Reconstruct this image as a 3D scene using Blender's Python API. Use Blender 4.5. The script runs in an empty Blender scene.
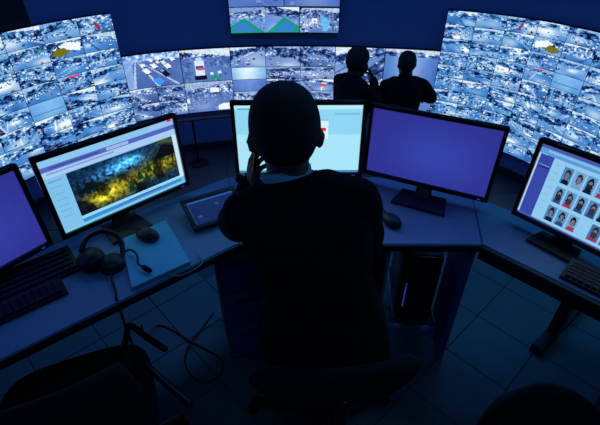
import bpy, bmesh, math, random
import numpy as np
from mathutils import Vector, Matrix
R = math.radians
SC = bpy.context.scene
COL = SC.collection

# ------------------------------------------------------------------ camera, world, lights, exposure
cam = bpy.data.cameras.new('camera')
cam.sensor_width = 36.0
cam.lens = 430.0 / 600.0 * 36.0
cam.clip_start = 0.05
camo = bpy.data.objects.new('camera', cam); COL.objects.link(camo)
camo.location = (0, 0, 1.76)
camo.rotation_euler = (R(90 - 36.0), 0, 0)
SC.camera = camo

world = bpy.data.worlds.new('world'); SC.world = world
world.use_nodes = True
world.node_tree.nodes['Background'].inputs[0].default_value = (0.05, 0.16, 0.55, 1)
world.node_tree.nodes['Background'].inputs[1].default_value = 0.06

def area(name, loc, aim, sx, sy, power, col):
    l = bpy.data.lights.new(name, 'AREA'); l.shape = 'RECTANGLE'; l.size = sx; l.size_y = sy
    l.energy = power; l.color = col
    o = bpy.data.objects.new(name, l); COL.objects.link(o); o.location = loc
    o.rotation_euler = (Vector(aim) - Vector(loc)).to_track_quat('-Z', 'Y').to_euler()
    return o
area('fill_light', (0, 3.0, 2.9), (0, 3.35, 0), 3.6, 0.8, 24.0, (0.10, 0.30, 1.0))  # added blue fill above the hall, an unseen lamp
area('fill_light', (1.9, 1.7, 2.9), (1.5, 1.6, 0), 0.9, 0.9, 6.5, (0.04, 0.50, 0.85))  # added teal fill for the floor by the right wing

area('fill_light', (-.1, -.1, 2.9), (0, .5, 0), 1.0, 0.4, 2.5, (0.15, 0.45, 1.0))  # added weak fill to brighten the collar, hands and ear

SC.view_settings.view_transform = 'Standard'
SC.view_settings.look = 'None'
SC.view_settings.exposure = 0.0
SC.view_settings.gamma = 1.0
SC.view_settings.use_curve_mapping = False

# ------------------------------------------------------------------ materials
def lin(c):
    c = np.asarray(c, float)
    return np.where(c <= .04045, c / 12.92, ((c + .055) / 1.055) ** 2.4)

MATS = {}
def mat(name, rgb, rough=.6, metal=0., var=.0, scale=30., bump=0., spec=.5, emit=None):
    m = bpy.data.materials.new(name); m.use_nodes = True
    nt = m.node_tree; b = nt.nodes['Principled BSDF']
    c = (*rgb, 1)
    b.inputs['Base Color'].default_value = c
    b.inputs['Roughness'].default_value = rough
    b.inputs['Metallic'].default_value = metal
    b.inputs['Specular IOR Level'].default_value = spec
    if var or bump:
        tc = nt.nodes.new('ShaderNodeTexCoord'); nz = nt.nodes.new('ShaderNodeTexNoise')
        nz.inputs['Scale'].default_value = scale; nz.inputs['Detail'].default_value = 4
        nt.links.new(tc.outputs['Object'], nz.inputs['Vector'])
        if var:
            mx = nt.nodes.new('ShaderNodeMix'); mx.data_type = 'RGBA'
            mx.inputs['A'].default_value = tuple(x * (1 - var) for x in rgb) + (1,)
            mx.inputs['B'].default_value = tuple(min(1, x * (1 + var)) for x in rgb) + (1,)
            nt.links.new(nz.outputs['Fac'], mx.inputs['Factor'])
            nt.links.new(mx.outputs['Result'], b.inputs['Base Color'])
        if bump:
            bp = nt.nodes.new('ShaderNodeBump'); bp.inputs['Strength'].default_value = bump
            bp.inputs['Distance'].default_value = .004
            nt.links.new(nz.outputs['Fac'], bp.inputs['Height'])
            nt.links.new(bp.outputs['Normal'], b.inputs['Normal'])
    if emit:
        b.inputs['Emission Color'].default_value = (*emit[:3], 1); b.inputs['Emission Strength'].default_value = emit[3]
    MATS[name] = m
    return m

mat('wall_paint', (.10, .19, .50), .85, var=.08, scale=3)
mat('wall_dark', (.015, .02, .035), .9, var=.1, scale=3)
mat('tile_floor', (.06, .19, .20), .45, var=.15, scale=6)
mat('joint', (.04, .12, .125), .8)
mat('hall_floor', (.018, .045, .07), .5, var=.15, scale=5)
mat('worktop', (.19, .32, .50), .55, var=.05, scale=25)
mat('worktop_mid', (.25, .275, .54), .55, var=.05, scale=25)
mat('dark_edge', (.02, .025, .035), .5)
mat('panel_dark', (.03, .05, .10), .6, var=.1, scale=8)
mat('panel_blue', (.05, .12, .36), .5, var=.08, scale=8)
mat('black_plastic', (.012, .013, .016), .45, var=.15, scale=60)
mat('black_gloss', (.010, .011, .014), .22)
mat('key_plastic', (.02, .021, .026), .5)
mat('rubber', (.010, .010, .012), .8)
mat('pad_top', (.16, .70, .95), .7, var=.03, scale=50)
mat('fabric_black', (.012, .013, .016), .95, var=.3, scale=120, bump=.4)
mat('chair_metal', (.03, .032, .036), .35, metal=.7)
mat('suit', (.008, .010, .014), .92, var=.3, scale=150, bump=.25, spec=.15)
mat('trouser', (.007, .008, .011), .92, var=.3, scale=150, bump=.25, spec=.15)
mat('shirt', (.45, .78, .95), .8, var=.05, scale=80)
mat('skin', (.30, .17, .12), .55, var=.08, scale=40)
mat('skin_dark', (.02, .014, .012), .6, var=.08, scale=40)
mat('hair', (.008, .008, .010), .8, var=.4, scale=220, bump=.8)
mat('eye_white', (.30, .28, .27), .4)
mat('shoe', (.01, .01, .011), .4)
mat('rail_brown', (.20, .08, .06), .5, var=.1, scale=20)
mat('case_black', (.006, .007, .010), .6, var=.1, scale=20)
mat('led_blue', (.05, .06, .4), .4, emit=(.10, .14, 1.0, .8))
mat('violet_glow', (.05, .06, .4), .4, emit=(.13, .11, .9, .28))  # emission for power lights; also paints violet glints under the desk
mat('clear_trim', (.30, .42, .50), .3)
mat('cable', (.012, .013, .015), .6)
mat('cable_light', (.22, .36, .44), .6)

def screen_mat(name, strength):
    m = bpy.data.materials.new(name); m.use_nodes = True
    nt = m.node_tree; nt.nodes.clear()
    out = nt.nodes.new('ShaderNodeOutputMaterial'); em = nt.nodes.new('ShaderNodeEmission')
    at = nt.nodes.new('ShaderNodeAttribute'); at.attribute_name = 'picture'
    em.inputs['Strength'].default_value = strength
    nt.links.new(at.outputs['Color'], em.inputs['Color'])
    gl = nt.nodes.new('ShaderNodeBsdfGlossy'); gl.inputs['Roughness'].default_value = .35
    gl.inputs['Color'].default_value = (.02, .02, .02, 1)
    ad = nt.nodes.new('ShaderNodeAddShader')
    nt.links.new(em.outputs[0], ad.inputs[0]); nt.links.new(gl.outputs[0], ad.inputs[1])
    nt.links.new(ad.outputs[0], out.inputs['Surface'])
    MATS[name] = m
screen_mat('feed_picture', 1.0)
screen_mat('monitor_picture', 1.0)

# ------------------------------------------------------------------ object helpers
def tag(o, label=None, cat=None, group=None, kind=None):
    if label: o['label'] = label
    if cat: o['category'] = cat
    if group: o['group'] = group
    if kind: o['kind'] = kind
    return o

def empty(name, loc=(0, 0, 0), rz=0., label=None, cat=None, group=None):
    o = bpy.data.objects.new(name, None); COL.objects.link(o)
    o.location = loc; o.rotation_euler = (0, 0, rz); o.empty_display_size = .05
    return tag(o, label, cat, group)

def link(name, me, m, parent=None):
    o = bpy.data.objects.new(name, me); COL.objects.link(o)
    if m is not None and not me.materials: me.materials.append(MATS[m] if isinstance(m, str) else m)
    if parent is not None: o.parent = parent
    return o

class MB:
    def __init__(self): self.v = []; self.f = []
    def add(self, vs, fs, M=None):
        n = len(self.v)
        for p in vs:
            p = Vector(p)
            self.v.append(tuple(M @ p) if M is not None else tuple(p))
        for f in fs: self.f.append(tuple(i + n for i in f))
        return self
    def box(self, c, s, M=None, bevel=0., seg=2):
        bm = bmesh.new(); bmesh.ops.create_cube(bm, size=1)
        for v in bm.verts: v.co = Vector((v.co.x * s[0] + c[0], v.co.y * s[1] + c[1], v.co.z * s[2] + c[2]))
        if bevel: bmesh.ops.bevel(bm, geom=bm.edges[:], offset=bevel, segments=seg, affect='EDGES', profile=.6)
        bm.verts.index_update()
        self.add([v.co for v in bm.verts], [[v.index for v in f.verts] for f in bm.faces], M); bm.free()
        return self
    def prism(self, pts, z0, z1, M=None):          # plan polygon, counter-clockwise
        n = len(pts)
        vs = [(x, y, z0) for x, y in pts] + [(x, y, z1) for x, y in pts]
        fs = [tuple(range(n - 1, -1, -1)), tuple(range(n, 2 * n))] + [(i, (i + 1) % n, (i + 1) % n + n, i + n) for i in range(n)]
        return self.add(vs, fs, M)
    def tube(self, pts, rad, seg=10, M=None, cap=True):   # swept round rod with rounded ends
        pts = [Vector(p) for p in pts]
        rad = list(rad) if hasattr(rad, '__len__') else [rad] * len(pts)
        if cap:
            P = []; Q = []
            d0 = (pts[0] - pts[1]).normalized(); d1 = (pts[-1] - pts[-2]).normalized()
            for a in (1.0, .85, .5): P.append(pts[0] + d0 * rad[0] * a); Q.append(rad[0] * math.sqrt(max(0.003, 1 - a * a)))
            P += pts; Q += rad
            for a in (.5, .85, 1.0): P.append(pts[-1] + d1 * rad[-1] * a); Q.append(rad[-1] * math.sqrt(max(0.003, 1 - a * a)))
            pts, rad = P, Q
        n = len(pts); vs = []; up = None
        for i, p in enumerate(pts):
            t = (pts[min(i + 1, n - 1)] - pts[max(i - 1, 0)]).normalized()
            if up is None:
                up = Vector((0, 0, 1)) if abs(t.z) < .9 else Vector((1, 0, 0))
            a = (up - t * up.dot(t)).normalized(); b = t.cross(a); up = a
            for k in range(seg):
                q = 2 * math.pi * k / seg
                vs.append(p + (a * math.cos(q) + b * math.sin(q)) * rad[i])
        fs = [(i * seg + k, i * seg + (k + 1) % seg, (i + 1) * seg + (k + 1) % seg, (i + 1) * seg + k) for i in range(n - 1) for k in range(seg)]
        fs += [tuple(range(seg - 1, -1, -1)), tuple((n - 1) * seg + k for k in range(seg))]
        return self.add(vs, fs, M)
    def loft(self, rings, seg=28, power=2.3, M=None):     # rings: (cx, cy, cz, rx, ry, roll)
        vs = []; n = len(rings)
        for r in rings:
            cx, cy, cz, rx, ry = r[:5]; roll = r[5] if len(r) > 5 else 0.
            for k in range(seg):
                q = 2 * math.pi * k / seg; c, s = math.cos(q), math.sin(q)
                x = rx * math.copysign(abs(c) ** (2 / power), c); y = ry * math.copysign(abs(s) ** (2 / power), s)
                vs.append((cx + x * math.cos(roll), cy + y, cz + x * math.sin(roll)))
        fs = [(i * seg + k, i * seg + (k + 1) % seg, (i + 1) * seg + (k + 1) % seg, (i + 1) * seg + k) for i in range(n - 1) for k in range(seg)]
        fs += [tuple(range(seg - 1, -1, -1)), tuple((n - 1) * seg + k for k in range(seg))]
        return self.add(vs, fs, M)
    def ball(self, c, r, M=None, u=20, v=12):
        r = r if hasattr(r, '__len__') else (r, r, r)
        vs = [(c[0], c[1], c[2] + r[2])]
        for i in range(1, v):
            a = math.pi * i / v
            for k in range(u):
                q = 2 * math.pi * k / u
                vs.append((c[0] + r[0] * math.sin(a) * math.cos(q), c[1] + r[1] * math.sin(a) * math.sin(q), c[2] + r[2] * math.cos(a)))
        vs.append((c[0], c[1], c[2] - r[2])); L = len(vs) - 1
        fs = [(0, 1 + k, 1 + (k + 1) % u) for k in range(u)]
        for i in range(v - 2):
            for k in range(u):
                a = 1 + i * u + k; b = 1 + i * u + (k + 1) % u
                fs.append((a, a + u, b + u, b))
        fs += [(L, 1 + (v - 2) * u + (k + 1) % u, 1 + (v - 2) * u + k) for k in range(u)]
        return self.add(vs, fs, M)
    def mesh(self, name, smooth=False, fix=True):
        me = bpy.data.meshes.new(name); me.from_pydata(self.v, [], self.f); me.update()
        if fix:
            bm = bmesh.new(); bm.from_mesh(me); bmesh.ops.recalc_face_normals(bm, faces=bm.faces); bm.to_mesh(me); bm.free()
        if smooth:
            me.polygons.foreach_set('use_smooth', [True] * len(me.polygons))
        return me
    def build(self, name, m, parent=None, smooth=False):
        return link(name, self.mesh(name, smooth), m, parent)

def auto_smooth(o, ang=40):
    me = o.data
    me.polygons.foreach_set('use_smooth', [True] * len(me.polygons))
    me.set_sharp_from_angle(angle=R(ang))
    return o

def rbox(name, c, s, m, parent=None, bevel=.003, rz=0., seg=2):
    M = Matrix.Translation(c) @ Matrix.Rotation(rz, 4, 'Z')
    o = MB().box((0, 0, 0), s, M, bevel, seg).build(name, m, parent)
    return auto_smooth(o)

def smooth_path(pts, n=6):                                     # Catmull-Rom
    P = [Vector(p) for p in pts]; P = [P[0] * 2 - P[1]] + P + [P[-1] * 2 - P[-2]]
    out = []
    for i in range(1, len(P) - 2):
        for k in range(n):
            t = k / n; a, b, c, d = P[i - 1:i + 3]
            out.append(.5 * (2 * b + (c - a) * t + (2 * a - 5 * b + 4 * c - d) * t * t + (3 * b - a - 3 * c + d) * t ** 3))
    out.append(P[-2])
    return out

# ------------------------------------------------------------------ pictures shown on the screens (colour grids)
def vnoise(rng, h, w, cells):
    gh, gw = max(2, int(cells[0])) + 1, max(2, int(cells[1])) + 1
    g = rng.random((gh, gw)); y = np.linspace(0, gh - 1.001, h); x = np.linspace(0, gw - 1.001, w)
    yi, xi = y.astype(int), x.astype(int); fy, fx = (y - yi)[:, None], (x - xi)[None]
    return (g[yi][:, xi] * (1 - fy) * (1 - fx) + g[yi + 1][:, xi] * fy * (1 - fx) + g[yi][:, xi + 1] * (1 - fy) * fx + g[yi + 1][:, xi + 1] * fy * fx)

def put(img, x0, y0, x1, y1, c, a=1.0):                          # v runs downwards from the top
    h, w = img.shape[:2]
    X0, X1 = int(round(x0 * w)), max(int(round(x0 * w)) + 1, int(round(x1 * w)))
    Y0, Y1 = int(round(y0 * h)), max(int(round(y0 * h)) + 1, int(round(y1 * h)))
    s = img[max(0, Y0):max(0, Y1), max(0, X0):max(0, X1)]
    s[:] = s * (1 - a) + np.array(c) * a

def poly(img, pts, c, a=1.0):
    h, w = img.shape[:2]
    yy, xx = np.mgrid[0:h, 0:w]; xx = (xx + .5) / w; yy = (yy + .5) / h
    ins = np.zeros((h, w), bool); n = len(pts)
    for i in range(n):
        (x0, y0), (x1, y1) = pts[i], pts[(i + 1) % n]
        if y0 == y1: continue
        cr = ((y0 > yy) != (y1 > yy)) & (xx < (x1 - x0) * (yy - y0) / (y1 - y0) + x0)
        ins ^= cr
    img[ins] = img[ins] * (1 - a) + np.array(c) * a

def feed(rng, w, h, soft=False):
    """one traffic camera picture: pale sky streak, roadside clutter, a smooth slanting road with vehicles"""
    y, x = np.mgrid[0:h, 0:w]; u = (x + .5) / w; v = (y + .5) / h
    dark = np.array((.03, .12, .31)) if not soft else np.array((.08, .16, .36))
    mid = np.array((.28, .54, .83)) if not soft else np.array((.36, .51, .78))
    hi = np.array((.95, .99, 1.0))
    slope = rng.uniform(-.35, .35); hor = rng.uniform(.28, .6); run = rng.uniform(-1.6, 1.6)
    e = v - slope * (u - .5)                                          # height measured from the slanting kerb
    sh = u + (v - .5) * run
    road = rng.uniform(.34, .52) + .22 * vnoise(rng, h, w, (2, 3))
    gx, gy, gr = rng.uniform(.1, .9), rng.uniform(.55, 1), rng.uniform(.15, .4)
    road = road + rng.uniform(.0, .6) * np.exp(-(((u - gx) / gr) ** 2 + ((v - gy) / (gr * .8)) ** 2)) - rng.uniform(0, .22) * np.exp(-(((u - 1 + gx) / .3) ** 2 + ((v - 1) / .3) ** 2))
    for k in range(rng.integers(1, 4)):                               # lane lines and kerbs
        s0, sl = rng.uniform(.0, 1), rng.uniform(-.5, .5)
        road = np.where(np.abs(sh - s0 - sl * (v - .5)) < rng.uniform(.012, .03), road + rng.choice([.3, .35, -.3]), road)
    fine = rng.random((h, w)); bh, bw = 1, rng.integers(2, 5)
    blk = rng.random((h + 24, w // bw + 3))
    bx_ = np.clip((u * w / bw + 1).astype(int), 0, blk.shape[1] - 1); by_ = np.clip(((e * h) / bh + 8).astype(int), 0, blk.shape[0] - 1)
    clutter = .42 * blk[by_, bx_] + .20 * fine + .38 * vnoise(rng, h, w, (h / 3, w / 4))
    clutter = (clutter - .5) * 2.3 + rng.uniform(.28, .50) + .35 * (vnoise(rng, h, w, (2, 4)) - .5)
    t = np.where(e < hor, clutter, road)
    if rng.random() < .4:                                             # trees or walls down one side
        cut = rng.uniform(.08, .35)
        side = (sh < cut) if rng.random() < .5 else (sh > 1 - cut)
        t = np.where(side, clutter - .12, t)
    t = np.where(e < rng.uniform(.03, .16), rng.uniform(.6, 1.0) + .3 * (fine - .5), t)
    for k in range(rng.integers(0, 3)):                               # rows of vehicles along the kerb
        c0 = hor + rng.uniform(.02, .3)
        row = np.abs(e - c0) < .045
        t = np.where(row & (fine > .66), .98, np.where(row & (fine < .28), .05, t))
    tp_ = np.pad(t, 1, mode='edge'); t = .68 * t + .08 * (tp_[:-2, 1:-1] + tp_[2:, 1:-1] + tp_[1:-1, :-2] + tp_[1:-1, 2:])
    t = t[..., None]
    img = np.where(t < .5, dark + (mid - dark) * np.clip(t * 2, -.15, 1), mid + (hi - mid) * np.clip(t * 2 - 1, 0, 1))
    for k in range(rng.integers(2, 8)):                               # single vehicles with their shade
        cx, cy = rng.random(), rng.uniform(hor, 1); s = .018 + .04 * (cy - hor + .1)
        c = [(.95, .98, 1), (.05, .10, .24), (.10, .17, .32), (.84, .92, 1)][rng.integers(4)]
        q = rng.random()
        if q < .06: c = (.75, .20, .32)
        elif q < .10: c = (.72, .70, .20)
        put(img, cx - s, cy - s * .9, cx + s, cy + s * .6, c, .9)
        put(img, cx - s * .6, cy + s * .6, cx + s * 1.3, cy + s * 1.2, (.06, .13, .28), .7)
    if rng.random() < .35: put(img, .05, .04, .08, .1, (.86, .84, .2), .8)
    return np.clip(img, 0, 1)

def highway_feed(rng, w, h):
    y, x = np.mgrid[0:h, 0:w]; u = (x + .5) / w; v = (y + .5) / h
    img = np.zeros((h, w, 3)); t = (.38 + .25 * vnoise(rng, h, w, (4, 6)))[..., None]
    img[:] = np.array((.15, .24, .50)) * (1 - t) + np.array((.48, .62, .90)) * t
    cl = vnoise(rng, h, w, (h / 2, w / 2))
    img[v < .2] = (np.array((.25, .4, .7)) + (cl[..., None] * .7))[v < .2]
    for s in (-1.1, -.95, -.25, .55, 1.2): poly(img, [(.22, .12), (.23, .12), (.24 + s * .55 + .04, 1), (.22 + s * .55, 1)], (.82, .9, 1), .8)
    poly(img, [(0, .1), (.16, .12), (.12, 1), (0, 1)], (.55, .72, .95), .8)
    for cx, cy, s in ((.38, .52, .075), (.33, .33, .05), (.52, .38, .07), (.48, .2, .05), (.62, .16, .055), (.76, .42, .07), (.7, .3, .05), (.86, .22, .05), (.6, .28, .04)):
        poly(img, [(cx - s, cy - s), (cx + s * .3, cy - s * 1.3), (cx + s * 1.1, cy + s * .5), (cx - s * .1, cy + s)], (.94, .97, 1))
        poly(img, [(cx - s * .1, cy + s), (cx + s * 1.1, cy + s * .5), (cx + s * 1.15, cy + s * .9), (cx, cy + s * 1.5)], (.1, .16, .35))
    poly(img, [(.58, .5), (.68, .47), (.80, .68), (.70, .75)], (.05, .08, .2))
    poly(img, [(.60, .5), (.67, .48), (.70, .56), (.64, .58)], (.5, .65, .85))
    poly(img, [(.46, .80), (.58, .72), (.68, .88), (.56, .98)], (.25, .60, .95))
    return np.clip(img, 0, 1)

def truck_feed(rng, w, h):
    img = feed(np.random.default_rng(5), w, h, True)
    y, x = np.mgrid[0:h, 0:w]; u = (x + .5) / w; v = (y + .5) / h
    img[v > .25] = (img * .35 + np.array((.33, .46, .74)) * .65)[v > .25]
    put(img, .26, .34, .46, .80, (.86, .92, 1)); put(img, .28, .5, .44, .6, (.15, .25, .5)); put(img, .32, .56, .46, .64, (.8, .35, .45))
    put(img, .24, .80, .48, .94, (.04, .07, .18)); put(img, .30, .26, .42, .36, (.75, .85, 1))
    poly(img, [(.52, .95), (.66, .78), (.82, .95)], (.12, .62, .45)); put(img, .56, .72, .62, .8, (.85, .92, 1)); put(img, .72, .7, .8, .78, (.8, .9, 1))
    return np.clip(img, 0, 1)

def junction_feed(rng, w, h, flip=False):
    img = feed(rng, w, h, True); y, x = np.mgrid[0:h, 0:w]; v = (y + .5) / h
    img[v > .35] = (img * .4 + np.array((.36, .48, .76)) * .6)[v > .35]
    put(img, .52, .22, .70, .36, (.93, .97, 1)); put(img, .56, .36, .70, .42, (.15, .22, .45))
    put(img, .22, .36, .32, .40, (.2, .7, .55))
    poly(img, [(.66, .82), (.78, .74), (.98, .76), (.98, .96), (.66, .96)], (.95, .98, 1))
    put(img, 0, .52, .06, .68, (.9, .95, 1))
    return np.clip(img[:, ::-1] if flip else img, 0, 1)

def plain_feed(rng, w, h, c0, c1):
    y, x = np.mgrid[0:h, 0:w]; v = ((y + .5) / h)[..., None]; u = ((x + .5) / w)[..., None]
    g = np.exp(-((u - .45) / .4) ** 2)
    img = np.array(c0) * g + np.array(c1) * (1 - g) - .06 * v + .05 * vnoise(rng, h, w, (4, 8))[..., None]
    return np.clip(img, 0, 1)

def green_median(img, pts): 
    poly(img, pts, (.08, .60, .50), .95)
    c = np.mean(np.array(pts), 0)
    poly(img, [tuple(c + (np.array(p) - c) * .62) for p in pts], (.22, .50, .82), .95)

def grid_mesh(name, fn, nu, nv, img):
    """surface fn(u, v) (v = 0 at the top) carrying the colour grid img, one picture cell per face"""
    us = np.linspace(0, 1, nu + 1); vsx = np.linspace(0, 1, nv + 1)
    verts = [tuple(fn(a, b)) for b in vsx for a in us]
    W = nu + 1
    faces = [(j * W + i, (j + 1) * W + i, (j + 1) * W + i + 1, j * W + i + 1) for j in range(nv) for i in range(nu)]
    me = bpy.data.meshes.new(name); me.from_pydata(verts, [], faces); me.update()
    at = me.color_attributes.new('picture', 'FLOAT_COLOR', 'CORNER')
    buf = np.ones((nu * nv, 4, 4), np.float32)
    buf[:, :, :3] = lin(img.reshape(-1, 3))[:, None, :]
    at.data.foreach_set('color', buf.ravel())
    return me

# ------------------------------------------------------------------ plan of the curved front wall
PLAN = smooth_path([(x, y, 0) for x, y in ((-3.95, 1.6), (-3.8, 2.3), (-3.55, 2.95), (-3.3, 3.45), (-3.08, 3.9), (-2.82, 4.35), (-2.5, 4.8), (-2.1, 5.17), (-1.57, 5.41),
        (-.9, 5.57), (-.2, 5.63), (.55, 5.6), (1.2, 5.52), (1.72, 5.4), (2.2, 5.15), (2.6, 4.8), (2.86, 4.4), (3.1, 3.9), (3.32, 3.4), (3.55, 2.9), (3.8, 2.3), (3.95, 1.6))], 10)
PX = np.array([(p.x, p.y) for p in PLAN])
PS = np.concatenate([[0], np.cumsum(np.hypot(*np.diff(PX, axis=0).T))])
def plan(s, off=0.):
    """point on the wall at arc length s, moved off metres into the room"""
    x, y = np.interp(s, PS, PX[:, 0]), np.interp(s, PS, PX[:, 1])
    x1, y1 = np.interp(s + .05, PS, PX[:, 0]), np.interp(s + .05, PS, PX[:, 1])
    x0, y0 = np.interp(s - .05, PS, PX[:, 0]), np.interp(s - .05, PS, PX[:, 1])
    tx, ty = x1 - x0, y1 - y0; l = math.hypot(tx, ty)
    return x + ty / l * off, y - tx / l * off
def s_at_x(xv): return float(np.interp(xv, PX[:, 0], PS))

HALL = -1.10                                                       # lower hall floor
def wall_strip(name, s0, s1, z0, z1, off, thick, m, n=40, parent=None):
    mb = MB(); vs = []; fs = []
    for i in range(n + 1):
        s = s0 + (s1 - s0) * i / n
        a = plan(s, off); b = plan(s, off - thick)
        vs += [(*a, z0), (*a, z1), (*b, z1), (*b, z0)]
    for i in range(n):
        k = 4 * i
        for q in range(4): fs.append((k + q, k + 4 + q, k + 4 + (q + 1) % 4, k + (q + 1) % 4))
    fs += [(0, 1, 2, 3), (4 * n + 3, 4 * n + 2, 4 * n + 1, 4 * n)]
    o = mb.add(vs, fs).build(name, m, parent)
    return auto_smooth(o)

w = wall_strip('wall_front', 0.05, PS[-1] - .05, HALL, 2.6, 0.0, .12, 'wall_paint', 90); tag(w, kind='structure')
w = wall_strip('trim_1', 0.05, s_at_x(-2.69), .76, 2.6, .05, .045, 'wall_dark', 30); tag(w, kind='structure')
w = wall_strip('baseboard_front', 0.05, PS[-1] - .05, HALL, HALL + .10, .02, .02, 'wall_dark', 80); tag(w, kind='structure')

# ------------------------------------------------------------------ floors
o = MB().box((0, 2.0, HALL - .055), (9.0, 8.6, .09)).build('floor_hall', 'joint'); tag(o, kind='structure')
hall = o
def tile_field(parent, size, gap, ang, z, inside, m, name='floor_tile'):
    bm = MB().box((0, 0, 0), (size - gap, size - gap, .012), bevel=.0015, seg=1)
    me = bm.mesh(name); me.materials.append(MATS[m])
    k = 0
    for i in range(-40, 41):
        for j in range(-40, 41):
            x, y = i * size, j * size
            X = x * math.cos(ang) - y * math.sin(ang) + .03; Y = x * math.sin(ang) + y * math.cos(ang) + .05
            if inside(X, Y):
                t = link(name, me, None, parent); t.location = (X, Y, z - .006); t.rotation_euler = (0, 0, ang); k += 1
    return k
tile_field(hall, .6, .008, R(8), HALL + .003, lambda x, y: -3.0 < x < 3.0 and 3.1 < y < 5.25 + .3 * (1 - abs(x) / 3), 'hall_floor')
o = MB().box((0, .60, -.555), (5.0, 3.2, 1.09)).build('floor_platform', 'joint'); tag(o, kind='structure')
tile_field(o, .30, .0028, R(-47), .0, lambda x, y: -1.75 < x < 1.95 and .05 < y < 1.98, 'tile_floor')

# ------------------------------------------------------------------ video walls
rng = np.random.default_rng(11)
def feed_tile(parent, s0, s1, z0, z1, img, off=.075, gap=.005):
    nv, nu = img.shape[:2]
    def fn(u, v):
        x, y = plan(s0 + gap + (s1 - s0 - 2 * gap) * u, off)
        return x, y, z1 - gap - (z1 - z0 - 2 * gap) * v
    return link('screen_tile', grid_mesh('screen_tile', fn, nu, nv, img), 'feed_picture', parent)

def car_feed(rng, w, h, flip):
    img = feed(rng, w, h)
    poly(img, [(.12, .45), (.55, .12), (.95, .3), (.9, .75), (.5, .55)], (.95, .98, 1))
    poly(img, [(.05, .75), (.2, .45), (.45, .4), (.62, .72), (.3, .92)], (.46, .44, .12))
    poly(img, [(.22, .45), (.3, .28), (.38, .44)], (.05, .08, .12))
    return img[:, ::-1] if not flip else img
def video_wall(name, label, edge, sign, ncol, colw, nrow, ROWH, ZT):
    root = empty(name, (0, 0, 0), 0, label, 'video wall')
    s_edge = edge
    a, b = sorted((s_edge, s_edge + sign * ncol * colw))
    wall_strip('cabinet', a, b, ZT - nrow * ROWH, ZT, .068, .066, 'case_black', 50, root)
    for c in range(ncol):
        r = np.random.default_rng(100 + c)                         # both walls carry the same pictures, mirrored
        for k in range(nrow):
            s0 = s_edge + sign * c * colw; s1 = s0 + sign * colw
            wq = 40 if sign < 0 else 34; hq = 19 if sign < 0 else 15
            car, plain, red, sign_ = ((1, 1), (2, 4), (0, 0), (1, 3)) if sign < 0 else ((3, 1), (4, 3), (2, 0), (3, 3))
            if (c, k) == car: img = car_feed(r, wq, hq, False)
            elif (c, k) == plain: img = plain_feed(r, wq, hq, (.50, .74, .94), (.38, .62, .88)); put(img, .05, .62, .95, .68, (.2, .38, .6), .6)
            else: img = feed(r, wq, hq)
            if (c, k) == sign_: put(img, .35, .05, .7, .14, (.85, .25, .45))
            if (c, k) == red: poly(img, [(.36, .8), (.50, .3), (.57, .35), (.46, .85)], (.60, .18, .28))
            if (c, k) == (2, 1): poly(img, [(.05, .3), (.3, .1), (.3, .5)], (.2, .6, .45), .4)
            if sign < 0: img = img[:, ::-1]
            feed_tile(root, min(s0, s1), max(s0, s1), ZT - (k + 1) * ROWH, ZT - k * ROWH, img, gap=.0025)
    return root
SL, SR = s_at_x(-2.12), s_at_x(1.72)
video_wall('video_wall', 'tall curved video wall of many small traffic pictures, behind the street-picture monitor', SL, -1, 7, .39, 8, .180, .755)
video_wall('video_wall', 'tall curved video wall of many small traffic pictures, behind the portrait-grid monitor', SR, 1, 8, .335, 10, .152, .745)

# lower strip of wide displays between the two walls
B0, B1 = -.52, .285
edges = [SL, s_at_x(-1.49), s_at_x(-.885), s_at_x(.45), s_at_x(1.07), SR]
strip_labels = ['strip display with a large motorway picture over four small ones, next to left video wall',
                'strip display with a white truck picture over a junction picture',
                'wide strip display with a grid of twelve road pictures behind the seated man',
                'strip display of two road pictures behind the man touching his chin',
                'strip display of two road pictures behind the standing man with bare nape']
def display(name, label, s0, s1, z0, z1, off=.0):
    root = empty(name, (0, 0, 0), 0, label, 'display', 'displays in the lower strip' if z1 < .4 else None)
    wall_strip('casing', s0 + .003, s1 - .003, z0, z1, .068 + off, .064, 'case_black', 12, root)
    return root
D = [display('wall_display', strip_labels[i], edges[i], edges[i + 1], B0, B1) for i in range(5)]
def sub(root, e0, e1, u0, u1, v0, v1, img, gap=.004):
    feed_tile(root, e0 + (e1 - e0) * u0, e0 + (e1 - e0) * u1, B1 - (B1 - B0) * v1, B1 - (B1 - B0) * v0, img, gap=gap)
q = edges
sub(D[0], q[0], q[1], 0, 1, 0, .5, highway_feed(rng, 72, 36))
for i in range(2):
    for j in range(2): sub(D[0], q[0], q[1], i * .5, i * .5 + .5, .5 + j * .25, .75 + j * .25, feed(rng, 34, 18, True))
sub(D[1], q[1], q[2], 0, 1, 0, .5, truck_feed(rng, 64, 36)); sub(D[1], q[1], q[2], 0, 1, .5, 1, junction_feed(rng, 64, 36))
vcuts = (0, .31, .505, .70, 1)
for i in range(3):
    for j in range(4):
        if (i, j) == (0, 1): im = plain_feed(rng, 40, 14, (.85, .95, 1), (.45, .68, .92))
        elif (i, j) == (0, 2): im = plain_feed(rng, 40, 14, (.42, .56, .86), (.28, .44, .76))
        else: im = feed(rng, 44, 20, True)
        if (i, j) == (2, 2): put(im, .58, .4, .74, .62, (.85, .3, .4))
        sub(D[2], q[2], q[3], i / 3, (i + 1) / 3, vcuts[j], vcuts[j + 1], im, .003)
sub(D[3], q[3], q[4], 0, 1, 0, .54, feed(np.random.default_rng(3), 60, 32, True)); sub(D[3], q[3], q[4], 0, 1, .54, 1, feed(rng, 60, 30, True))
im = plain_feed(rng, 60, 32, (.52, .70, .92), (.24, .40, .72)); im[:6] = feed(rng, 60, 32, True)[:6]; put(im, .68, .55, .73, .6, (.8, .3, .45))
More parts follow.
